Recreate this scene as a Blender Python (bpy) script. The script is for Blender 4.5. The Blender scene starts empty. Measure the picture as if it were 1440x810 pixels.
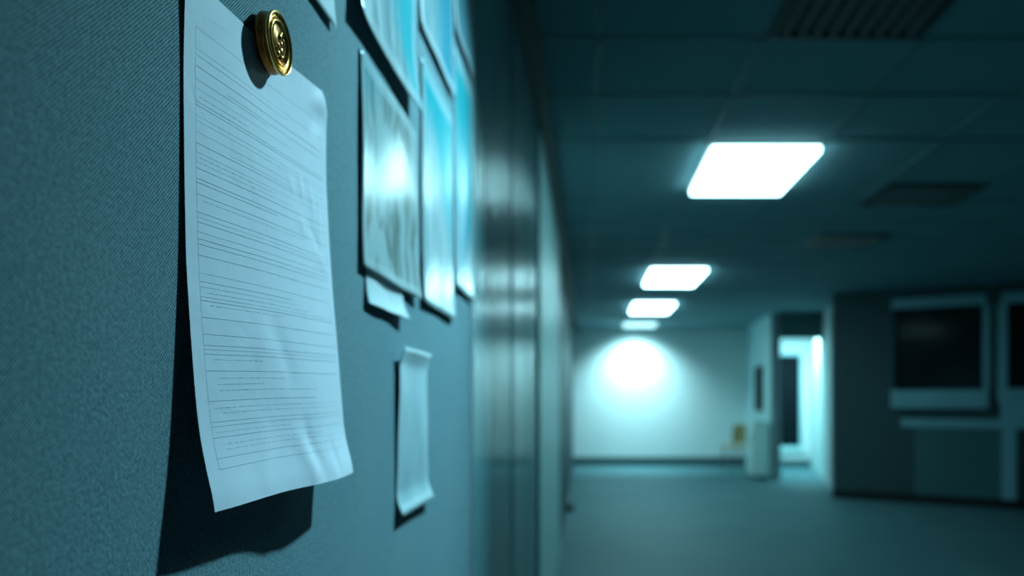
import bpy, bmesh, math, random
from mathutils import Vector, Matrix, noise
random.seed(7)
SC = bpy.context.scene
COL = SC.collection
R = math.radians
EYE, CEIL, WL, FY = 1.27, 2.60, -0.24, 14.0      # eye height, ceiling height, left wall face, far wall

# ------------------------------------------------------------------ materials
def nodes_of(name):
    m = bpy.data.materials.new(name); m.use_nodes = True
    nt = m.node_tree; b = nt.nodes['Principled BSDF']
    return m, nt, b
def N(nt, t, **kw):
    n = nt.nodes.new(t)
    for k, v in kw.items():
        if k.startswith('_'): setattr(n, k[1:], v)
        else: n.inputs[k].default_value = v
    return n
def math_n(nt, op, a, b=None, c=None):
    n = nt.nodes.new('ShaderNodeMath'); n.operation = op
    for i, v in enumerate((a, b, c)):
        if v is None: continue
        if isinstance(v, (int, float)): n.inputs[i].default_value = v
        else: nt.links.new(v, n.inputs[i])
    return n.outputs[0]
def mixc(nt, fac, a, b):
    n = nt.nodes.new('ShaderNodeMix'); n.data_type = 'RGBA'
    for i, v in ((0, fac), (6, a), (7, b)):
        if isinstance(v, (int, float)): n.inputs[i].default_value = v
        elif isinstance(v, tuple): n.inputs[i].default_value = (*v, 1)
        else: nt.links.new(v, n.inputs[i])
    return n.outputs[2]
def mottled(name, c, rough=0.6, scale=6.0, amt=0.12, bump=0.0, bscale=200.0, metallic=0.0, spec=0.5):
    m, nt, b = nodes_of(name)
    tc = N(nt, 'ShaderNodeTexCoord')
    nz = N(nt, 'ShaderNodeTexNoise', Scale=scale, Detail=4.0)
    nt.links.new(tc.outputs['Object'], nz.inputs['Vector'])
    d = tuple(x * (1 - amt) for x in c); e = tuple(min(1, x * (1 + amt)) for x in c)
    nt.links.new(mixc(nt, nz.outputs['Fac'], d, e), b.inputs['Base Color'])
    b.inputs['Roughness'].default_value = rough
    b.inputs['Metallic'].default_value = metallic
    b.inputs['Specular IOR Level'].default_value = spec
    if bump:
        n2 = N(nt, 'ShaderNodeTexNoise', Scale=bscale, Detail=3.0)
        nt.links.new(tc.outputs['Object'], n2.inputs['Vector'])
        bp = N(nt, 'ShaderNodeBump', Strength=bump, Distance=0.002)
        nt.links.new(n2.outputs['Fac'], bp.inputs['Height'])
        nt.links.new(bp.outputs['Normal'], b.inputs['Normal'])
    return m
def emitter(name, c, s):
    m, nt, b = nodes_of(name)
    b.inputs['Base Color'].default_value = (0.8, 0.85, 0.85, 1)
    b.inputs['Emission Color'].default_value = (*c, 1)
    b.inputs['Emission Strength'].default_value = s
    return m

LIGHT = (0.47, 0.92, 1.0)
M = {}
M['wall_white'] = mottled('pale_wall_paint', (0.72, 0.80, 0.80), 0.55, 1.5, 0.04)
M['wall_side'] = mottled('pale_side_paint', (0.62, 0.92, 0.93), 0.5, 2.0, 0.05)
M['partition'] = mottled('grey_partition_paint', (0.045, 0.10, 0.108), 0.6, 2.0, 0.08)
M['partition_low'] = mottled('teal_partition_panel', (0.075, 0.20, 0.22), 0.5, 2.0, 0.08)
M['window_trim'] = mottled('blue_grey_window_trim', (0.30, 0.62, 0.70), 0.4, 4.0, 0.06)
def laminate():
    m = mottled('glossy_teal_laminate', (0.12, 0.33, 0.37), 0.21, 3.0, 0.10, spec=0.9)
    nt = m.node_tree; b = nt.nodes['Principled BSDF']
    b.inputs['Specular Tint'].default_value = (0.55, 0.95, 1.0, 1)
    tc = N(nt, 'ShaderNodeTexCoord'); mp = N(nt, 'ShaderNodeMapping', Scale=(1.0, 42.0, 0.6))
    nt.links.new(tc.outputs['Object'], mp.inputs['Vector'])
    nz = N(nt, 'ShaderNodeTexNoise', Scale=1.0, Detail=3.0); nt.links.new(mp.outputs[0], nz.inputs['Vector'])
    bp = N(nt, 'ShaderNodeBump', Strength=0.8, Distance=0.016)     # vertical ripple of the pressed sheet
    nt.links.new(nz.outputs['Fac'], bp.inputs['Height']); nt.links.new(bp.outputs['Normal'], b.inputs['Normal'])
    return m
M['laminate'] = laminate()
M['pilaster'] = mottled('pale_pilaster_paint', (0.56, 0.90, 0.91), 0.42, 2.0, 0.05)
M['dark_wall'] = mottled('dark_teal_wall_paint', (0.018, 0.06, 0.072), 0.5, 2.0, 0.1, spec=0.25)
M['seam'] = mottled('dark_joint', (0.02, 0.035, 0.04), 0.5, 8.0, 0.1)
M['black'] = mottled('black_rubber', (0.010, 0.013, 0.015), 0.55, 8.0, 0.1)
M['ceiling'] = mottled('ceiling_tile', (0.22, 0.38, 0.42), 0.9, 3.0, 0.07, 0.2, 120.0, spec=0.1)
M['grid'] = mottled('ceiling_rail_grey', (0.15, 0.28, 0.31), 0.6, 5.0, 0.08)
M['lamp_frame'] = mottled('lamp_frame_white', (0.6, 0.68, 0.7), 0.4, 5.0, 0.05)
M['vent'] = mottled('vent_metal_dark', (0.014, 0.026, 0.03), 0.5, 8.0, 0.1)
M['white_laminate'] = mottled('white_cabinet_laminate', (0.70, 0.94, 0.91), 0.35, 4.0, 0.04)
M['tan_wood'] = mottled('tan_wood', (0.66, 0.42, 0.17), 0.5, 9.0, 0.15)
M['dark_wood'] = mottled('dark_wood', (0.13, 0.10, 0.07), 0.5, 9.0, 0.2)
M['alu'] = mottled('satin_aluminium', (0.30, 0.40, 0.42), 0.35, 6.0, 0.06, metallic=0.6)
M['dark_panel'] = mottled('dark_glazed_panel', (0.003, 0.008, 0.011), 0.55, 5.0, 0.1, spec=0.1)
M['lamp'] = emitter('lamp_diffuser_glow', LIGHT, 9.5)
M['lamp_mid'] = emitter('mid_lamp_diffuser_glow', LIGHT, 14.0)
M['lamp_far'] = emitter('far_lamp_diffuser_glow', LIGHT, 1.6)
M['lamp_key'] = emitter('downlight_glow', (0.45, 0.85, 1.0), 20.0)

def glass():
    m, nt, b = nodes_of('dark_window_glass')
    b.inputs['Base Color'].default_value = (0.10, 0.17, 0.19, 1)
    b.inputs['Roughness'].default_value = 0.12
    b.inputs['Transmission Weight'].default_value = 0.85
    b.inputs['IOR'].default_value = 1.15
    b.inputs['Specular IOR Level'].default_value = 0.25
    return m
M['glass'] = glass()

def carpet():
    m, nt, b = nodes_of('teal_carpet')
    tc = N(nt, 'ShaderNodeTexCoord')
    big = N(nt, 'ShaderNodeTexNoise', Scale=0.9, Detail=3.0)
    fine = N(nt, 'ShaderNodeTexNoise', Scale=160.0, Detail=2.0)
    for t in (big, fine): nt.links.new(tc.outputs['Object'], t.inputs['Vector'])
    c = mixc(nt, big.outputs['Fac'], (0.03, 0.12, 0.145), (0.085, 0.23, 0.26))
    c2 = mixc(nt, fine.outputs['Fac'], (0.05, 0.13, 0.15), (0.17, 0.34, 0.37))
    nt.links.new(mixc(nt, 0.35, c, c2), b.inputs['Base Color'])
    b.inputs['Roughness'].default_value = 0.62
    b.inputs['Specular IOR Level'].default_value = 0.5
    bp = N(nt, 'ShaderNodeBump', Strength=0.25, Distance=0.004)
    nt.links.new(fine.outputs['Fac'], bp.inputs['Height'])
    nt.links.new(bp.outputs['Normal'], b.inputs['Normal'])
    return m
M['carpet'] = carpet()

def twill():
    m, nt, b = nodes_of('blue_grey_twill_fabric')
    tc = N(nt, 'ShaderNodeTexCoord')
    wob = N(nt, 'ShaderNodeTexNoise', Scale=220.0, Detail=2.0)
    nt.links.new(tc.outputs['Object'], wob.inputs['Vector'])
    sep = N(nt, 'ShaderNodeSeparateXYZ')
    nt.links.new(tc.outputs['Object'], sep.inputs[0])
    y, z = sep.outputs[1], sep.outputs[2]
    k = 2 * math.pi / 0.0025
    w = math_n(nt, 'MULTIPLY', math_n(nt, 'SUBTRACT', wob.outputs['Fac'], 0.5), 2.0)
    ph = math_n(nt, 'ADD', math_n(nt, 'MULTIPLY', math_n(nt, 'SUBTRACT', y, z), k), w)
    rib = math_n(nt, 'MULTIPLY_ADD', math_n(nt, 'SINE', ph), 0.5, 0.5)
    k2 = 2 * math.pi / 0.0017
    ph2 = math_n(nt, 'ADD', math_n(nt, 'MULTIPLY', math_n(nt, 'ADD', math_n(nt, 'MULTIPLY', y, 0.8), z), k2), w)
    cross = math_n(nt, 'MULTIPLY_ADD', math_n(nt, 'SINE', ph2), 0.5, 0.5)
    hgt = math_n(nt, 'ADD', math_n(nt, 'MULTIPLY', rib, 0.80), math_n(nt, 'MULTIPLY', cross, 0.20))
    soil = N(nt, 'ShaderNodeTexNoise', Scale=7.0, Detail=5.0)
    nt.links.new(tc.outputs['Object'], soil.inputs['Vector'])
    grain = N(nt, 'ShaderNodeTexNoise', Scale=430.0, Detail=2.0)
    nt.links.new(tc.outputs['Object'], grain.inputs['Vector'])
    hgt = math_n(nt, 'ADD', math_n(nt, 'MULTIPLY', hgt, 0.85), math_n(nt, 'MULTIPLY_ADD', grain.outputs['Fac'], 0.8, -0.34))
    thread = mixc(nt, hgt, (0.006, 0.040, 0.060), (0.26, 0.50, 0.58))
    worn = mixc(nt, hgt, (0.022, 0.065, 0.080), (0.36, 0.54, 0.58))
    nt.links.new(mixc(nt, soil.outputs['Fac'], thread, worn), b.inputs['Base Color'])
    b.inputs['Roughness'].default_value = 0.85
    b.inputs['Specular IOR Level'].default_value = 0.2
    bp = N(nt, 'ShaderNodeBump', Strength=0.9, Distance=0.0006)
    nt.links.new(hgt, bp.inputs['Height'])
    nt.links.new(bp.outputs['Normal'], b.inputs['Normal'])
    return m
M['twill'] = twill()

def paper_mat():
    m, nt, b = nodes_of('white_form_paper')
    tc = N(nt, 'ShaderNodeTexCoord')
    n1 = N(nt, 'ShaderNodeTexNoise', Scale=900.0, Detail=3.0)
    n2 = N(nt, 'ShaderNodeTexNoise', Scale=28.0, Detail=3.0, Distortion=0.6)
    for t in (n1, n2): nt.links.new(tc.outputs['Object'], t.inputs['Vector'])
    nt.links.new(mixc(nt, n2.outputs['Fac'], (0.70, 0.76, 0.86), (0.78, 0.82, 0.90)), b.inputs['Base Color'])
    b.inputs['Roughness'].default_value = 0.55
    b.inputs['Specular IOR Level'].default_value = 0.35
    h = math_n(nt, 'ADD', math_n(nt, 'MULTIPLY', n1.outputs['Fac'], 0.06), n2.outputs['Fac'])
    bp = N(nt, 'ShaderNodeBump', Strength=0.35, Distance=0.0022)
    nt.links.new(h, bp.inputs['Height'])
    nt.links.new(bp.outputs['Normal'], b.inputs['Normal'])
    return m
M['paper'] = paper_mat()
M['ink'] = mottled('pale_blue_form_ink', (0.47, 0.57, 0.66), 0.6, 300.0, 0.25)
M['plain_paper'] = mottled('grey_white_paper', (0.50, 0.62, 0.66), 0.4, 20.0, 0.1, 0.2, 40.0)

def poster_mat(name, base, accent, grey, scale, seed, rough=0.16, tilt=1.2, split=0.5, soft=0.10):
    m, nt, b = nodes_of(name)
    uv = N(nt, 'ShaderNodeTexCoord').outputs['UV']
    mp = N(nt, 'ShaderNodeMapping'); nt.links.new(uv, mp.inputs['Vector'])
    mp.inputs['Location'].default_value = (seed * 1.37, seed * 0.71, seed)
    n1 = N(nt, 'ShaderNodeTexNoise', Scale=scale, Detail=2.0, Distortion=0.5)
    nt.links.new(mp.outputs[0], n1.inputs['Vector'])
    sep = N(nt, 'ShaderNodeSeparateXYZ'); nt.links.new(uv, sep.inputs[0])
    # accent colour field: a slanted band with ragged edges
    d = math_n(nt, 'ADD', math_n(nt, 'MULTIPLY', sep.outputs[0], tilt), sep.outputs[1])
    d = math_n(nt, 'ADD', d, math_n(nt, 'MULTIPLY', n1.outputs['Fac'], 0.5))
    mr = N(nt, 'ShaderNodeMapRange'); nt.links.new(d, mr.inputs[0])
    mr.inputs[1].default_value = split + 0.25 - soft; mr.inputs[2].default_value = split + 0.25 + soft
    mp2 = N(nt, 'ShaderNodeMapping', Scale=(4.0, 1.1, 1.0), Rotation=(0, 0, 0.35)); nt.links.new(mp.outputs[0], mp2.inputs['Vector'])
    st = N(nt, 'ShaderNodeTexNoise', Scale=scale, Detail=3.0, Distortion=0.8); nt.links.new(mp2.outputs[0], st.inputs['Vector'])
    m2 = N(nt, 'ShaderNodeMapRange'); nt.links.new(st.outputs['Fac'], m2.inputs[0]); m2.inputs[1].default_value = 0.47; m2.inputs[2].default_value = 0.60
    c = mixc(nt, m2.outputs[0], base, grey)
    c = mixc(nt, mr.outputs[0], c, accent)
    # white sheet margin
    def edge(o, w): return math_n(nt, 'MAXIMUM', math_n(nt, 'LESS_THAN', o, w), math_n(nt, 'GREATER_THAN', o, 1 - w))
    mg = math_n(nt, 'MAXIMUM', edge(sep.outputs[0], 0.06), edge(sep.outputs[1], 0.06))
    nt.links.new(mixc(nt, math_n(nt, 'MULTIPLY', mg, 0.55), c, (0.55, 0.68, 0.71)), b.inputs['Base Color'])
    b.inputs['Roughness'].default_value = rough
    b.inputs['Specular IOR Level'].default_value = 1.0
    return m
CY = (0.03, 0.46, 0.54); PALE = (0.55, 0.68, 0.71); GR = (0.22, 0.36, 0.40)

def gold(name, c, rough, dirt=0.35):
    m, nt, b = nodes_of(name)
    tc = N(nt, 'ShaderNodeTexCoord')
    nz = N(nt, 'ShaderNodeTexNoise', Scale=260.0, Detail=4.0)
    nt.links.new(tc.outputs['Object'], nz.inputs['Vector'])
    nt.links.new(mixc(nt, nz.outputs['Fac'], tuple(x * (1 - dirt) for x in c), c), b.inputs['Base Color'])
    b.inputs['Metallic'].default_value = 1.0
    b.inputs['Roughness'].default_value = rough
    bp = N(nt, 'ShaderNodeBump', Strength=0.25, Distance=0.0006)
    nt.links.new(nz.outputs['Fac'], bp.inputs['Height'])
    nt.links.new(bp.outputs['Normal'], b.inputs['Normal'])
    return m
M['gold'] = gold('polished_gold', (1.0, 0.53, 0.14), 0.26)
M['antique_gold'] = gold('antique_gold_field', (0.62, 0.34, 0.08), 0.3)
M['bronze'] = gold('dark_bronze_side', (0.34, 0.105, 0.02), 0.34)

# ------------------------------------------------------------------ mesh helpers
def link(name, bm, mats, parent=None, smooth=False, bevel=0.0):
    me = bpy.data.meshes.new(name); bm.normal_update(); bm.to_mesh(me); bm.free()
    for mm in (mats if isinstance(mats, (list, tuple)) else [mats]): me.materials.append(mm)
    if smooth:
        for p in me.polygons: p.use_smooth = True
    o = bpy.data.objects.new(name, me); COL.objects.link(o)
    if parent is not None: o.parent = parent
    if bevel:
        b = o.modifiers.new('bevel', 'BEVEL'); b.width = bevel; b.segments = 2; b.limit_method = 'ANGLE'
    return o
def box(bm, a, b, mat=None):
    """axis aligned box between corners a, b, optionally carried by a matrix"""
    vs = []
    for x in (a[0], b[0]):
        for y in (a[1], b[1]):
            for z in (a[2], b[2]):
                p = Vector((x, y, z)); vs.append(bm.verts.new(mat @ p if mat else p))
    for f in ((0, 1, 3, 2), (4, 6, 7, 5), (0, 4, 5, 1), (2, 3, 7, 6), (0, 2, 6, 4), (1, 5, 7, 3)):
        bm.faces.new([vs[i] for i in f])
    return bm
def bx(a, b, mat=None): return box(bmesh.new(), a, b, mat)
def prism(pts, z0, z1):
    bm = bmesh.new()
    lo = [bm.verts.new((x, y, z0)) for x, y in pts]; hi = [bm.verts.new((x, y, z1)) for x, y in pts]
    n = len(pts); bm.faces.new(lo[::-1]); bm.faces.new(hi)
    for i in range(n): bm.faces.new((lo[i], lo[(i + 1) % n], hi[(i + 1) % n], hi[i]))
    bmesh.ops.recalc_face_normals(bm, faces=bm.faces[:])
    return bm
def lathe(bm, prof, seg=64, mat=None):
    """profile of (radius, height) turned about +Z"""
    rings = []
    for r, h in prof:
        ring = []
        for i in range(seg):
            a = 2 * math.pi * i / seg
            p = Vector((r * math.cos(a), r * math.sin(a), h)); ring.append(bm.verts.new(mat @ p if mat else p))
        rings.append(ring)
    for q in range(len(rings) - 1):
        for i in range(seg):
            j = (i + 1) % seg
            bm.faces.new((rings[q][i], rings[q][j], rings[q + 1][j], rings[q + 1][i]))
    bm.faces.new(rings[0][::-1]); bm.faces.new(rings[-1])
    return bm
def tube(bm, pts, rad, seg=8, mat=None):
    rings = []
    n = len(pts)
    for i, p in enumerate(pts):
        p = Vector(p); t = (Vector(pts[min(i + 1, n - 1)]) - Vector(pts[max(i - 1, 0)])).normalized()
        up = Vector((0, 0, 1)) if abs(t.z) < 0.9 else Vector((1, 0, 0))
        s = t.cross(up).normalized(); u = s.cross(t)
        r = rad[i] if isinstance(rad, (list, tuple)) else rad
        ring = []
        for k in range(seg):
            a = 2 * math.pi * k / seg
            q = p + s * (r * math.cos(a)) + u * (r * math.sin(a)); ring.append(bm.verts.new(mat @ q if mat else q))
        rings.append(ring)
    for i in range(n - 1):
        for k in range(seg):
            j = (k + 1) % seg
            bm.faces.new((rings[i][k], rings[i][j], rings[i + 1][j], rings[i + 1][k]))
    bm.faces.new(rings[0][::-1]); bm.faces.new(rings[-1])
    return bm
def struct(name, bm, mat, **k):
    o = link(name, bm, mat, **k); o['kind'] = 'structure'; return o
def tag(o, label, cat, group=None):
    o['label'] = label; o['category'] = cat
    if group: o['group'] = group
    return o
def thing(name, label, cat, loc=(0, 0, 0), rotz=0.0, group=None):
    o = bpy.data.objects.new(name, None); COL.objects.link(o); o.empty_display_size = 0.1
    o.location = loc; o.rotation_euler = (0, 0, rotz)
    return tag(o, label, cat, group)
def dup(root, loc, label):
    r = root.copy(); COL.objects.link(r); r.location = loc; r['label'] = label
    for ch in root.children:
        c = ch.copy(); COL.objects.link(c); c.parent = r
        for g in ch.children:
            d = g.copy(); COL.objects.link(d); d.parent = c
    return r
def lerp_table(t, x):
    if x <= t[0][0]: return t[0][1]
    for (a, va), (b, vb) in zip(t, t[1:]):
        if x <= b:
            f = (x - a) / (b - a); return va + (vb - va) * f
    return t[-1][1]
def smooth_table(t, x, w):
    return sum(lerp_table(t, x + w * k / 3) for k in range(-3, 4)) / 7

# ------------------------------------------------------------------ the setting
struct('floor', bx((-0.5, -2.5, -0.1), (7.5, 15.0, 0.0)), M['carpet'])
struct('ceiling', bx((-0.5, -2.5, CEIL), (7.5, 15.0, CEIL + 0.1)), M['ceiling'])
bm = bmesh.new()                                                    # the ceiling's rail grid
for x in (0.04, 1.24, 1.84, 2.44, 3.04, 3.64, 4.24, 4.84, 5.44):
    box(bm, (x - 0.012, -2.4, CEIL - 0.006), (x + 0.012, 13.98, CEIL + 0.01))
box(bm, (0.64 - 0.012, -2.4, CEIL - 0.006), (0.64 + 0.012, 13.98, CEIL + 0.01))
for y in [1.55, 2.16, 2.76, 3.27, 3.84] + [3.84 + 0.6 * k for k in range(2, 17)]:
    if y < 13.9: box(bm, (WL + 0.01, y - 0.014, CEIL - 0.006), (7.4, y + 0.014, CEIL + 0.01))
struct('trim_1', bm, M['grid'])
struct('trim_2', bx((WL - 0.005, 1.4, CEIL - 0.035), (WL + 0.07, FY - 0.02, CEIL + 0.01)), M['seam'])   # dark shadow gap along the left wall

struct('wall_left', bx((WL - 0.14, -2.5, -0.05), (WL - 0.012, FY + 0.2, CEIL + 0.05)), M['dark_wall'])
# glossy laminate lining after the pinboard, with open dark joints
bm = bmesh.new()
box(bm, (WL - 0.012, 1.585, 0.0), (WL, 2.36, CEIL - 0.03))
box(bm, (WL - 0.012, 2.42, 0.0), (WL, 2.98, CEIL - 0.03))
box(bm, (WL - 0.012, 3.02, 0.0), (WL, 3.55, CEIL - 0.03))
struct('trim_3', bm, M['laminate'], bevel=0.002)
struct('trim_4', bx((WL - 0.012, 3.57, 0.0), (WL + 0.016, 6.2, CEIL - 0.03)), M['pilaster'], bevel=0.004)
struct('baseboard_left', bx((WL - 0.012, 6.21, 0.0), (WL + 0.004, FY, 0.10)), M['seam'])
# far wall
struct('wall_back', bx((-0.4, FY, -0.05), (3.05, FY + 0.12, CEIL + 0.05)), M['wall_white'])
struct('baseboard_back', bx((WL, FY - 0.02, 0.0), (2.98, FY, 0.17)), M['partition'], bevel=0.003)
# side wall between the far wall and the opening
struct('wall_right_return', prism([(3.0, FY), (2.87, 11.6), (3.0, 11.6), (3.13, FY)], 0, CEIL + 0.02), M['wall_side'])
struct('trim_5', prism([(2.862, 11.585), (3.008, 11.585), (3.008, 11.6), (2.862, 11.6)], 0, CEIL), M['alu'])
# header over the opening into the side room
struct('trim_6', bx((3.0, 11.55, 2.2), (3.72, 11.7, CEIL + 0.02)), M['partition'])
# side room
struct('wall_side_room_back', (lambda b: (box(b, (3.13, FY, -0.05), (3.5, FY + 0.12, CEIL + 0.05)), box(b, (4.03, FY, -0.05), (4.4, FY + 0.12, CEIL + 0.05)),
        box(b, (3.5, FY, -0.05), (4.03, FY + 0.12, 0.34)), box(b, (3.5, FY, 2.1), (4.03, FY + 0.12, CEIL + 0.05)), b)[-1])(bmesh.new()), M['wall_white'])
struct('wall_side_room_right', prism([(4.2, FY), (3.4, 10.4), (3.5, 10.4), (4.32, FY)], 0, CEIL + 0.02), M['wall_white'])
struct('baseboard_side_room', bx((3.13, FY - 0.02, 0.0), (4.19, FY, 0.12)), M['partition'])
w3 = bpy.data.objects.new('window_3', None); COL.objects.link(w3); w3['kind'] = 'structure'; w3.location = (3.765, FY, 0.34)
bm = bmesh.new()
for a, b in (((-0.265, -0.012, 0), (-0.235, 0.10, 1.76)), ((0.235, -0.012, 0), (0.265, 0.10, 1.76)), ((-0.235, -0.012, 0), (0.235, 0.10, 0.03)), ((-0.235, -0.012, 1.73), (0.235, 0.10, 1.76))):
    box(bm, a, b)
link('window_frame', bm, M['window_trim'], w3)
link('window_pane', bx((-0.235, 0.03, 0.03), (0.235, 0.04, 1.73)), M['dark_panel'], w3)
link('window_sill', bx((-0.30, -0.07, -0.05), (0.30, 0.05, 0.0)), M['white_laminate'], w3, bevel=0.004)

# right partition with its dark windows: local x runs along the wall, -y towards the camera side
ang = math.atan2(-1.1, 2.0)
PM = Matrix.Translation((3.14, 9.5, 0)) @ Matrix.Rotation(ang, 4, 'Z')
S0, S1, S2, S3 = 0.72, 1.68, 1.90, 3.2
bm = bmesh.new()
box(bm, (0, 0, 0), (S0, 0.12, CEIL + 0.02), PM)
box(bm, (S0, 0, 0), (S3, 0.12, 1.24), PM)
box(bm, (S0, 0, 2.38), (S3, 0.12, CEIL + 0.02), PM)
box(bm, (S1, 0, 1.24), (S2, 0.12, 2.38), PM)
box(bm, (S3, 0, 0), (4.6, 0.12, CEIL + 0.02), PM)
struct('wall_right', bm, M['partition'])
struct('baseboard_right', bx((-0.01, -0.018, 0.0), (4.6, 0.0, 0.11), PM), M['black'])
struct('trim_7', bx((0.95, -0.012, 0.11), (1.86, 0.0, 0.92), PM), M['partition_low'], bevel=0.004)    # apron panel below the sill
struct('trim_8', bx((0.80, -0.03, 0.92), (1.86, 0.0, 1.02), PM), M['window_trim'], bevel=0.004)        # lower ledge
struct('trim_9', (lambda b: (box(b, (1.87, -0.05, 0.11), (2.02, 0.0, 0.92), PM), box(b, (1.86, -0.07, 0.92), (2.5, 0.0, 1.38), PM), b)[-1])(bmesh.new()), M['window_trim'], bevel=0.006)
for n, (a, b) in enumerate(((S0, S1), (S2, S3))):
    w = bpy.data.objects.new('window_%d' % (n + 1), None); COL.objects.link(w); w['kind'] = 'structure'
    w.matrix_world = PM @ Matrix.Translation((a, 0, 1.24))
    L = b - a; H = 1.14
    bm = bmesh.new()
    box(bm, (-0.03, -0.03, H - 0.02), (L + 0.03, 0.02, H + 0.10))
    box(bm, (L + 0.0, -0.03, 0), (L + 0.07, 0.06, H - 0.02))
    if n: box(bm, (-0.07, -0.03, 0), (0.03, 0.06, H - 0.02))
    link('window_frame', bm, M['window_trim'], w, bevel=0.004)
    link('window_pane', bx((0.0, 0.05, 0.0), (L, 0.058, H)), M['glass'], w)
    link('window_sill', bx((-0.03, -0.09, -0.09), (L + 0.06, 0.04, 0.13)), M['window_trim'], w, bevel=0.01)
# the unlit room behind those windows
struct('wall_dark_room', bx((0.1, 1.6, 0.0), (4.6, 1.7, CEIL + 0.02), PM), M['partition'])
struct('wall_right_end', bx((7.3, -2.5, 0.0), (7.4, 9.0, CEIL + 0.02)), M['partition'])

# ------------------------------------------------------------------ ceiling lamps
LX0, LX1 = 0.645, 1.235
def ceiling_lamp(y0, y1, label, mat):
    t = thing('ceiling_light', label, 'ceiling light', ((LX0 + LX1) / 2, (y0 + y1) / 2, CEIL), 0, 'square ceiling lights down the corridor')
    hx, hy = (LX1 - LX0) / 2, (y1 - y0) / 2
    bm = bmesh.new(); e = 0.014
    for a, b in (((-hx, -hy, -0.016), (hx, -hy + e, 0.004)), ((-hx, hy - e, -0.016), (hx, hy, 0.004)),
                 ((-hx, -hy + e, -0.016), (-hx + e, hy - e, 0.004)), ((hx - e, -hy + e, -0.016), (hx, hy - e, 0.004))):
        box(bm, a, b)
    link('lamp_frame', bm, M['lamp_frame'], t)
    link('diffuser', bx((-hx + e, -hy + e, -0.046), (hx - e, hy - e, 0.002)), mat, t)
    return t
ceiling_lamp(3.88, 4.74, 'largest and nearest of the glowing white ceiling panel lights', M['lamp'])
ceiling_lamp(7.55, 8.6, 'second nearest glowing ceiling panel light, midway down the corridor', M['lamp_mid'])
ceiling_lamp(10.25, 11.35, 'small third glowing ceiling panel light towards the far wall', M['lamp_mid'])
ceiling_lamp(12.9, 13.55, 'faintest ceiling panel light, just in front of the glowing far wall', M['lamp_far'])

def spot(name, loc, target, energy, size, blend, rad, c=LIGHT):
    l = bpy.data.lights.new(name, 'SPOT'); l.energy = energy; l.spot_size = R(size); l.spot_blend = blend
    l.shadow_soft_size = rad; l.color = c
    o = bpy.data.objects.new(name, l); COL.objects.link(o); o.location = loc
    o.rotation_euler = (Vector(target) - Vector(loc)).to_track_quat('-Z', 'Y').to_euler()
    return o
spot('spot_far_wall', (0.90, 13.36, 2.53), (0.90, 14.0, 1.0), 440, 128, 1.0, 0.14)
spot('spot_side_room', (3.50, 12.5, 2.45), (4.0, 13.0, 1.0), 230, 150, 1.0, 0.1)

# recessed downlight over the pinboard (above the frame), the one that throws the paper's shadow
KP = Vector((0.62, 1.55, CEIL))
t = thing('downlight', 'round recessed downlight in the ceiling above the pinboard', 'ceiling light', KP)
bm = lathe(bmesh.new(), [(0.10, 0.004), (0.10, -0.006), (0.094, -0.010), (0.078, -0.008), (0.074, -0.002), (0.074, 0.004)], 40)
link('lamp_ring', bm, M['lamp_frame'], t, smooth=True)
link('diffuser', lathe(bmesh.new(), [(0.073, 0.003), (0.073, -0.004)], 40), M['lamp_key'], t)
spot('spot_pinboard', KP + Vector((-0.01, -0.01, -0.02)), (WL, 1.04, 1.27), 268, 62, 1.0, 0.045, (0.40, 0.86, 1.0))

# ------------------------------------------------------------------ ceiling vents
def vent(x0, x1, y0, y1, n, label):
    t = thing('ceiling_vent', label, 'air vent', ((x0 + x1) / 2, (y0 + y1) / 2, CEIL), 0, 'dark slatted ceiling vents')
    hx, hy = (x1 - x0) / 2, (y1 - y0) / 2
    link('vent_backing', bx((-hx + 0.02, -hy + 0.02, -0.004), (hx - 0.02, hy - 0.02, 0.0)), M['black'], t)
    bm = bmesh.new(); e = 0.03
    for a, b in (((-hx, -hy, -0.014), (hx, -hy + e, 0)), ((-hx, hy - e, -0.014), (hx, hy, 0)),
                 ((-hx, -hy + e, -0.014), (-hx + e, hy - e, 0)), ((hx - e, -hy + e, -0.014), (hx, hy - e, 0))):
        box(bm, a, b)
    link('vent_frame', bm, M['vent'], t)
    for k in range(n):
        x = -hx + e + (k + 0.5) * (2 * hx - 2 * e) / n
        mt = Matrix.Translation((x, 0, -0.014)) @ Matrix.Rotation(R(35), 4, 'Y')
        link('slat', bx((-0.016, -hy + e, -0.001), (0.016, hy - e, 0.001), mt), M['vent'], t)
vent(0.66, 1.22, 2.18, 2.74, 9, 'large dark slatted ceiling vent nearest the camera at the top of the picture')
vent(1.88, 2.50, 4.62, 5.12, 8, 'dark ceiling vent to the right of the nearest panel light')
vent(1.87, 2.47, 6.02, 6.55, 8, 'dark ceiling vent further back, past the one beside the nearest light')

# ------------------------------------------------------------------ pinboard
pb = thing('pinboard', 'tall blue-grey twill fabric covered pinboard on the left wall', 'pinboard', (WL - 0.012, 0.0, 0.0))
link('fabric_panel', bx((0.0005, -0.6, 0.12), (0.012, 1.555, CEIL - 0.04)), M['twill'], pb, bevel=0.002)
e = link('edge_trim', bx((0.0005, 1.556, 0.12), (0.0135, 1.583, CEIL - 0.04)), M['alu'], pb, bevel=0.002)
e['label'] = 'dull metal strip closing the fabric edge'

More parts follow.
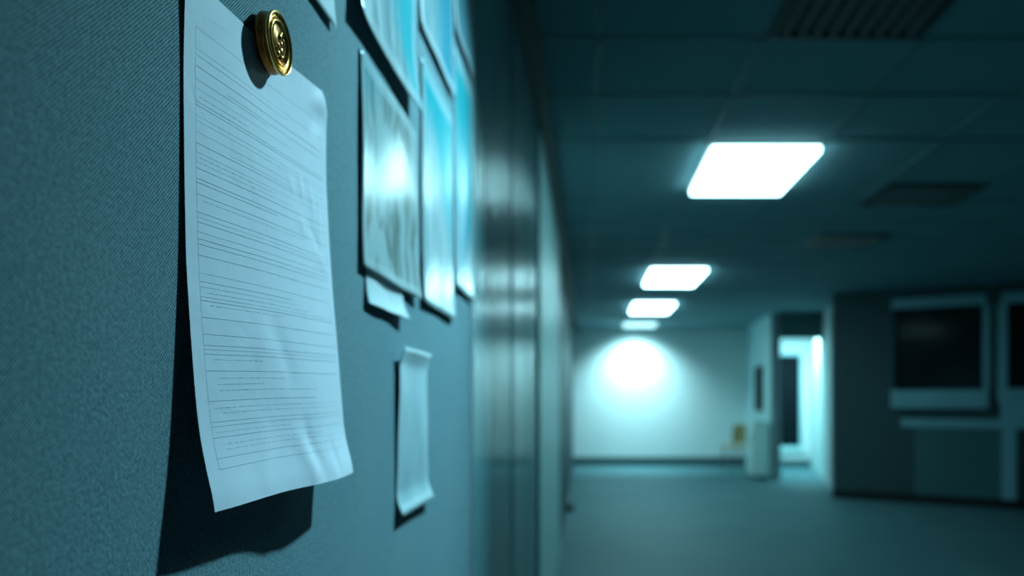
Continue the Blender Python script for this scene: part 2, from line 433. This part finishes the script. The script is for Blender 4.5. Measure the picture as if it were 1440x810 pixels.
# ------------------------------------------------------------------ the pinned form
YL, YR = 0.442, 0.680
LEFT = [(1.202, .0195), (1.232, .0130), (1.253, .0098), (1.3037, .0060), (1.35, .0030), (1.4005, .0018), (1.4636, .0018), (1.53, .0028)]
RIGHT = [(1.203, .0295), (1.238, .0200), (1.309, .0140), (1.361, .0090), (1.419, .0052), (1.464, .0026), (1.503, .0024), (1.545, .0040)]
def ztop(u): return 1.523 + 0.022 * u
def zbot(u): return 1.2025 + 0.003 * math.sin(u * 5) * u * (1 - u)
def gauss(u, v, cu, cv, su, sv): return math.exp(-((u - cu) / su) ** 2 - ((v - cv) / sv) ** 2)
def ridge(u, v, a, b, wdt):
    """distance to a short crease line from a to b in (u, v)"""
    au, av = a; bu, bv = b; du, dv = bu - au, bv - av
    t = max(0, min(1, ((u - au) * du + (v - av) * dv) / (du * du + dv * dv)))
    d = math.hypot(u - au - t * du, v - av - t * dv)
    return math.exp(-(d / wdt) ** 2) * math.sin(math.pi * min(1, max(0.0, 0.08 + t * 0.9)))
def paper_h(u, v):
    z = ztop(u) + (zbot(u) - ztop(u)) * v
    s = u * u * (3 - 2 * u)
    h = smooth_table(LEFT, z, 0.012) * (1 - s) + smooth_table(RIGHT, z, 0.012) * s
    h += 0.0035 * math.sin(math.pi * u) * min(1, max(0, v - 0.12) * 1.6)                 # slack belly
    h -= 0.0030 * gauss(u, v, 0.50, 0.0, 0.22, 0.13)                                      # held in by the pin
    h += 0.0015 * math.sin(u * 9.5 + 0.7) * max(0, (v - 0.62) / 0.38) ** 1.5              # flutes along the bottom
    h += 0.0016 * ridge(u, v, (0.62, 1.0), (0.50, 0.86), 0.035) - 0.0014 * ridge(u, v, (0.70, 1.0), (0.58, 0.84), 0.03)
    h += 0.0011 * ridge(u, v, (0.26, 1.0), (0.36, 0.84), 0.05) - 0.0009 * ridge(u, v, (0.84, 1.0), (0.78, 0.9), 0.03)
    h += 0.0022 * ridge(u, v, (0.84, 0.05), (1.0, 0.02), 0.03) - 0.0016 * ridge(u, v, (0.86, 0.10), (0.99, 0.05), 0.03)   # nicked top corner
    for a, b, k in (((0.62, 0.27), (0.68, 0.31), .0012), ((0.72, 0.25), (0.76, 0.33), .0014), ((0.82, 0.27), (0.85, 0.36), .0013), ((0.9, 0.3), (0.88, 0.4), .0012),
                    ((0.78, 0.36), (0.9, 0.43), -.0013), ((0.7, 0.36), (0.76, 0.4), .0011), ((0.86, 0.44), (0.95, 0.47), .0010)):
        h += 0.45 * k * ridge(u, v, a, b, 0.017)
    h += 0.0010 * ridge(u, v, (0.30, 0.72), (0.42, 0.64), 0.04) - 0.0008 * ridge(u, v, (0.44, 0.62), (0.56, 0.78), 0.035)
    h += 0.0007 * noise.noise(Vector((u * 3, v * 4, 1.7)))
    return max(0.0011, h)
def paper_p(u, v, lift=0.0):
    z = ztop(u) + (zbot(u) - ztop(u)) * v
    # a torn-round top right corner
    y = YL + (YR - YL) * u
    return Vector((WL + paper_h(u, v) + lift, y, z))
NU, NV = 110, 150
bm = bmesh.new()
g = [[bm.verts.new(paper_p(i / NU, j / NV)) for i in range(NU + 1)] for j in range(NV + 1)]
cut = lambda i, j: (NU - i) / NU * 0.245 + j / NV * 0.33 < 0.013     # clipped corner
for j in range(NV):
    for i in range(NU):
        if cut(i + 1, j): continue
        bm.faces.new((g[j][i], g[j + 1][i], g[j + 1][i + 1], g[j][i + 1]))
back = len(bm.faces)
# printing: fine rules and small illegible entries lying on the sheet
def rule(u0, u1, v, w=0.00026, dv=0.0):
    n = max(2, int(abs(u1 - u0) * 70)); hv = w / 0.33 / 2
    prev = None
    for k in range(n + 1):
        u = u0 + (u1 - u0) * k / n; vv = v + dv * k / n
        a = bm.verts.new(paper_p(u, vv - hv, 0.00016)); b = bm.verts.new(paper_p(u, vv + hv, 0.00016))
        if prev: bm.faces.new((prev[0], prev[1], b, a)).material_index = 1
        prev = (a, b)
def vrule(u, v0, v1, w=0.00030):
    n = 90; hu = w / 0.245 / 2; prev = None
    for k in range(n + 1):
        v = v0 + (v1 - v0) * k / n
        a = bm.verts.new(paper_p(u - hu, v, 0.00016)); b = bm.verts.new(paper_p(u + hu, v, 0.00016))
        if prev: bm.faces.new((prev[0], prev[1], b, a)).material_index = 1
        prev = (a, b)
vrule(0.055, 0.085, 0.925); vrule(0.955, 0.10, 0.90)
for v in (0.085, 0.125, 0.137, 0.158, 0.176, 0.183, 0.20, 0.225, 0.232, 0.252, 0.262, 0.283, 0.297, 0.305, 0.322, 0.341, 0.352,
          0.372, 0.38, 0.402, 0.436, 0.446, 0.455, 0.474, 0.487, 0.497, 0.518, 0.552, 0.568, 0.578, 0.597, 0.604, 0.636, 0.668,
          0.689, 0.697, 0.706, 0.738, 0.796, 0.836, 0.845, 0.866, 0.905, 0.925):
    u0, u1 = 0.055, 0.955
    r = random.random()
    if r < 0.2: u1 = random.uniform(0.45, 0.8)
    elif r < 0.3: u0 = random.uniform(0.2, 0.4)
    rule(u0, u1, v, random.choice((0.00020, 0.00026, 0.00032)))
for v in (0.214, 0.331, 0.412, 0.588, 0.612, 0.716, 0.752, 0.764, 0.776, 0.81, 0.82, 0.856, 0.88, 0.89):
    u = random.uniform(0.07, 0.12)
    end = random.choice((0.35, 0.5, 0.72, 0.9))
    while u < end:
        l = random.uniform(0.006, 0.035)
        rule(u, min(u + l, 0.94), v, 0.00030); u += l + random.uniform(0.006, 0.012)
form = link('paper_form', bm, [M['paper'], M['ink']], smooth=True)
tag(form, 'large white ruled paper form hanging curled from a gold pin on the pinboard', 'paper')

# ------------------------------------------------------------------ the gold pin
PC = Vector((WL, 0.5515, 1.532))
pin = thing('push_pin', 'round gold medallion push pin with ringed relief holding the white form', 'push pin', PC)
OUT = Matrix.Rotation(R(90), 4, 'Y')                                  # local +Z turned to point away from the wall (+X)
RP = 0.0222
link('pin_shank', tube(bmesh.new(), [(0.0002, 0, 0), (0.005, 0, 0)], [0.0006, 0.0011], 12), M['bronze'], pin)
bm = lathe(bmesh.new(), [(0.0200, 0.0034), (0.0214, 0.0038), (0.0217, 0.0052), (0.0214, 0.0070), (0.0207, 0.0092), (0.0207, 0.0108), (0.0215, 0.0122)], 72, OUT)
s = link('pin_body', bm, M['bronze'], pin, smooth=True); s['label'] = 'dark bronze side of the pin'
# face: outer rim, groove, beaded ring, groove, inner ring, dished centre
prof = [(RP * a, b + 0.0018) for a, b in ((0.985, 0.0100), (1.0, 0.0104), (1.0, 0.0118), (0.985, 0.0125), (0.955, 0.0127), (0.93, 0.0122), (0.915, 0.0104), (0.90, 0.0100),
        (0.85, 0.0100), (0.84, 0.0108), (0.825, 0.0113), (0.81, 0.0108), (0.80, 0.0100), (0.76, 0.0099), (0.745, 0.0112), (0.725, 0.0122), (0.69, 0.0124), (0.67, 0.0117), (0.655, 0.0100), (0.64, 0.0094))]
link('pin_face', lathe(bmesh.new(), prof, 96, OUT), M['gold'], pin, smooth=True)
link('centre_field', lathe(bmesh.new(), [(RP * 0.65, 0.0105), (RP * 0.65, 0.0113), (RP * 0.4, 0.0114), (RP * 0.2, 0.0117), (RP * 0.03, 0.0118)], 64, OUT), M['antique_gold'], pin, smooth=True)
bm = bmesh.new()
for i in range(44):                                                    # beads on the outer band
    a = 2 * math.pi * i / 44
    c = Vector((0.0121, 0.875 * RP * math.cos(a), 0.875 * RP * math.sin(a)))
    bmesh.ops.create_icosphere(bm, subdivisions=1, radius=0.0007, matrix=Matrix.Translation(c))
link('bead_ring', bm, M['gold'], pin, smooth=True)
bm = bmesh.new()                                                       # abstract raised relief in the middle
def arc(r, a0, a1, cy, cz, rad, n=18, squash=1.0, grow=0.0):
    pts = [(0.0127, cy + (r + grow * k / n) * math.cos(R(a0 + (a1 - a0) * k / n)), cz + squash * (r + grow * k / n) * math.sin(R(a0 + (a1 - a0) * k / n))) for k in range(n + 1)]
    rr = [rad * (0.35 + 0.65 * math.sin(math.pi * k / n)) for k in range(n + 1)]
    tube(bm, pts, rr, 8)
for k in range(5):                                                     # feathered crescent on the near side
    arc(0.0076 + 0.0014 * k, 116 + 4 * k, 240 - 5 * k, 0.0026, 0.0, 0.0009, 18, 1.15)
arc(0.0095, -66, 66, -0.0004, 0.0, 0.0009, 18, 1.25)
for cy, cz, rr in ((0.0012, 0.0042, 0.0017), (0.0026, 0.0008, 0.0015), (-0.0008, -0.0012, 0.0013), (0.0018, -0.0034, 0.0020), (-0.0014, -0.0058, 0.0016), (0.0040, -0.0060, 0.0012), (0.0036, 0.0066, 0.0010)):
    bmesh.ops.create_icosphere(bm, subdivisions=2, radius=rr * 1.25, matrix=Matrix.Translation((0.0124, cy * 1.3, cz * 1.35)) @ Matrix.Diagonal((0.9, 1.0, 1.3, 1)))
link('relief', bm, M['gold'], pin, smooth=True)
bm = bmesh.new()                                                       # small hook-shaped nick on the side
tube(bm, [(0.0080, -0.0211 + 0.0002 * abs(k), 0.0012 + 0.0009 * k) for k in (-2, -1, 0, 1, 2)], 0.00035, 6)
link('side_mark', bm, M['gold'], pin, smooth=True)

# ------------------------------------------------------------------ posters and notes further along
def sheet(name, y0, y1, z0, z1, hfun, mat, label, cat, skew=0.0, nu=28, nv=36):
    bm = bmesh.new(); uvl = bm.loops.layers.uv.new('UVMap')
    gg = [[bm.verts.new((WL + max(0.0008, hfun(i / nu, j / nv)), y0 + (y1 - y0) * i / nu, z0 + (z1 - z0) * j / nv + skew * i / nu)) for i in range(nu + 1)] for j in range(nv + 1)]
    for j in range(nv):
        for i in range(nu):
            f = bm.faces.new((gg[j][i], gg[j][i + 1], gg[j + 1][i + 1], gg[j + 1][i]))
            for lp, (a, b) in zip(f.loops, ((i, j), (i + 1, j), (i + 1, j + 1), (i, j + 1))): lp[uvl].uv = (a / nu, b / nv)
    o = link(name, bm, mat, smooth=True)
    so = o.modifiers.new('thickness', 'SOLIDIFY'); so.thickness = 0.0003; so.offset = 1
    return tag(o, label, cat)
curl = lambda a, k=0.3: (lambda t: max(0.0, 1 - t / k) ** 2 * a)
wav = lambda s, a: (lambda u, v: a * noise.noise(Vector((u * 2.2 + s, v * 2.6, s * 0.37))))
wB, wC, wD, wE, wF, wG = (wav(s, 0.0030) for s in (1.0, 2.3, 3.9, 5.1, 6.4, 7.7))
sheet('notice_sheet', 0.46, 0.702, 1.617, 1.86, lambda u, v: 0.0007 + curl(0.004)(v) * u, M['plain_paper'],
      'grey paper whose bottom corner peeks in above the gold pin', 'paper')
sheet('poster', 0.755, 1.02, 1.660, 1.99, lambda u, v: 0.006 + curl(0.010)(v) * (0.3 + 0.7 * abs(u - 0.5) * 2) + wB(u, v),
      poster_mat('poster_print_a', (0.50, 0.64, 0.68), CY, GR, 2.2, 1, 0.3, 0.9, 0.72, 0.16), 'white poster with a broad blue band in the top row, nearest the camera', 'poster')
sheet('poster', 0.785, 1.045, 1.408, 1.640, lambda u, v: 0.0026 + curl(0.007)(v) * (0.35 + 0.65 * u) + 0.5 * wC(u, v) + 0.0012 * math.sin(u * 7 + v * 3),
      poster_mat('poster_print_b', (0.40, 0.53, 0.55), (0.05, 0.36, 0.42), (0.19, 0.25, 0.235), 2.2, 2, 0.2, -0.8, 0.85, 0.2), 'glossy white poster catching the brightest glare, bottom edge curling', 'poster')
sheet('poster', 1.075, 1.325, 1.408, 1.765, lambda u, v: 0.0028 + curl(0.004)(v) + 0.7 * wD(u, v),
      poster_mat('poster_print_c', (0.50, 0.64, 0.68), CY, GR, 2.0, 3, 0.22, 0.5, 0.85, 0.14), 'tall poster with a light blue upper half, right of the glare-lit poster', 'poster')
sheet('poster', 1.345, 1.545, 1.470, 1.905, lambda u, v: 0.0028 + curl(0.004)(v) + 0.7 * wE(u, v),
      poster_mat('poster_print_d', (0.42, 0.60, 0.66), CY, (0.12, 0.42, 0.52), 2.0, 4, 0.22, 0.3, 0.62, 0.16), 'tall cyan poster at the far edge of the pinboard', 'poster')
sheet('poster', 1.065, 1.325, 1.80, 2.14, lambda u, v: 0.0028 + curl(0.004)(v) + 0.7 * wB(v, u),
      poster_mat('poster_print_e', (0.20, 0.36, 0.40), (0.05, 0.30, 0.40), (0.30, 0.44, 0.48), 2.4, 5, 0.3, 1.4, 0.9, 0.2), 'muted teal poster in the top row, second from the camera', 'poster')
sheet('poster', 1.345, 1.545, 1.93, 2.27, lambda u, v: 0.0028 + curl(0.004)(v) + 0.7 * wC(v, u),
      poster_mat('poster_print_f', (0.12, 0.36, 0.44), (0.03, 0.34, 0.46), (0.16, 0.26, 0.30), 2.4, 6, 0.3, -0.4, 0.5, 0.2), 'dark cyan poster in the top row at the board edge', 'poster')
sheet('paper_slip', 0.805, 0.965, 1.372, 1.44, lambda u, v: 0.0012 + curl(0.010, 0.45)(v) * (0.4 + 0.6 * u) + 0.001 * math.sin(u * 8), M['plain_paper'],
      'crumpled white slip peeking out below the glare-lit poster', 'paper')
def note_h(u, v):
    return 0.0015 + 0.004 * (1 - u) * v + 0.010 * max(0, 1 - v / 0.14) ** 1.6 + 0.008 * max(0, (v - 0.88) / 0.12) ** 1.4 + 0.7 * wF(u, v)
sheet('note', 0.935, 1.115, 1.122, 1.335, note_h,
      poster_mat('note_print', (0.36, 0.52, 0.58), (0.07, 0.42, 0.52), (0.30, 0.44, 0.5), 2.0, 8, 0.35, -0.7, 0.92, 0.12), 'small blue-grey note alone on the board below the posters', 'paper')

# ------------------------------------------------------------------ objects at the far end
# door stop at the foot of the left wall
bm = lathe(bmesh.new(), [(0.042, 0.0), (0.045, 0.01), (0.042, 0.05), (0.034, 0.07), (0.018, 0.078), (0.004, 0.08)], 32)
ds = link('door_stop', bm, M['black'], smooth=True); ds.location = (-0.19, 8.4, 0.0)
tag(ds, 'small black rubber door stop on the carpet at the foot of the left wall', 'door stop')
# white low cabinet against the side wall
cb = thing('low_cabinet', 'white low cabinet beside the opening, against the pale side wall', 'cabinet', (2.735, 11.98, 0), 0)
link('cabinet_body', bx((-0.11, -0.26, 0.05), (0.11, 0.26, 0.88)), M['white_laminate'], cb, bevel=0.004)
link('cabinet_top', bx((-0.125, -0.275, 0.88), (0.12, 0.275, 0.91)), M['white_laminate'], cb, bevel=0.004)
link('plinth', bx((-0.09, -0.24, 0.0), (0.11, 0.24, 0.05)), M['partition'], cb)
dr = link('cabinet_door', bx((-0.128, -0.25, 0.07), (-0.11, 0.25, 0.87)), M['white_laminate'], cb, bevel=0.003)
link('handle', bx((-0.142, -0.2, 0.55), (-0.128, -0.18, 0.72)), M['alu'], dr)
# dark framed panel above it, hung on the side wall
th = math.atan2(0.13, 2.4)
pt = thing('wall_picture', 'narrow dark framed panel on the pale side wall above the cabinet', 'picture', (2.918, 12.62, 1.05), -th)
bm = bmesh.new()
for a, b in (((-0.022, -0.34, 0), (0.0, 0.34, 0.03)), ((-0.022, -0.34, 0.73), (0.0, 0.34, 0.76)), ((-0.022, -0.34, 0.03), (0.0, -0.31, 0.73)), ((-0.022, 0.31, 0.03), (0.0, 0.34, 0.73))):
    box(bm, a, b)
link('picture_frame', bm, M['vent'], pt)
link('picture_panel', bx((-0.014, -0.31, 0.03), (-0.002, 0.31, 0.73)), M['dark_panel'], pt)
# tan wooden chair in the corner
ch = thing('wooden_chair', 'tan wooden chair in the corner by the far wall beside the cabinet', 'chair', (2.60, 12.9, 0), R(196))
bm = bx((-0.20, -0.20, 0.43), (0.20, 0.20, 0.465))
link('seat', bm, M['tan_wood'], ch, bevel=0.012)
bm = bmesh.new(); n = 10
pv = []
for j in range(2):
    for i in range(n + 1):
        x = -0.2 + 0.4 * i / n; yb = 0.20 + 0.03 * (1 - (x / 0.2) ** 2)
        for dy in (0, 0.016): pv.append(bm.verts.new((x, yb + dy + 0.03 * j, 0.52 + 0.30 * j)))
def ix(j, i, k): return pv[(j * (n + 1) + i) * 2 + k]
for i in range(n):
    bm.faces.new((ix(0, i, 0), ix(0, i + 1, 0), ix(1, i + 1, 0), ix(1, i, 0))); bm.faces.new((ix(0, i, 1), ix(1, i, 1), ix(1, i + 1, 1), ix(0, i + 1, 1)))
    for j in (0, 1): bm.faces.new((ix(j, i, 0), ix(j, i, 1), ix(j, i + 1, 1), ix(j, i + 1, 0)))
for i in (0, n): bm.faces.new((ix(0, i, 0), ix(1, i, 0), ix(1, i, 1), ix(0, i, 1)))
bmesh.ops.recalc_face_normals(bm, faces=bm.faces[:])
link('backrest', bm, M['tan_wood'], ch)
for sx in (-1, 1):
    link('back_post', tube(bmesh.new(), [(sx * 0.17, 0.19, 0.45), (sx * 0.175, 0.225, 0.62), (sx * 0.175, 0.245, 0.78)], 0.013, 10), M['dark_wood'], ch, smooth=True)
    for sy in (-1, 1):
        link('leg', tube(bmesh.new(), [(sx * 0.16, sy * 0.16, 0.44), (sx * 0.185, sy * 0.19, 0.0)], [0.019, 0.012], 10), M['dark_wood'], ch, smooth=True)

# ------------------------------------------------------------------ world and camera
w = bpy.data.worlds.new('night'); SC.world = w; w.use_nodes = True
bg = w.node_tree.nodes['Background']; bg.inputs[0].default_value = (0.10, 0.42, 0.55, 1); bg.inputs[1].default_value = 0.035
cam = bpy.data.cameras.new('camera'); co = bpy.data.objects.new('camera', cam); COL.objects.link(co); SC.camera = co
co.location = (0, 0, EYE); co.rotation_euler = (R(90), 0, 0)
cam.sensor_width = 36; cam.lens = 36 * 1050 / 1440
cam.shift_x = -105 / 1440; cam.shift_y = 155 / 1440
cam.clip_start = 0.02
cam.dof.use_dof = True; cam.dof.focus_distance = 0.48; cam.dof.aperture_fstop = 3.9
SC.view_settings.view_transform = 'Standard'; SC.view_settings.look = 'None'
SC.view_settings.exposure = 0.0; SC.view_settings.gamma = 1.0; SC.view_settings.use_curve_mapping = False
SC.cycles.use_denoising = True
SC.cycles.sample_clamp_indirect = 6.0
SC.cycles.max_bounces = 8; SC.cycles.diffuse_bounces = 5
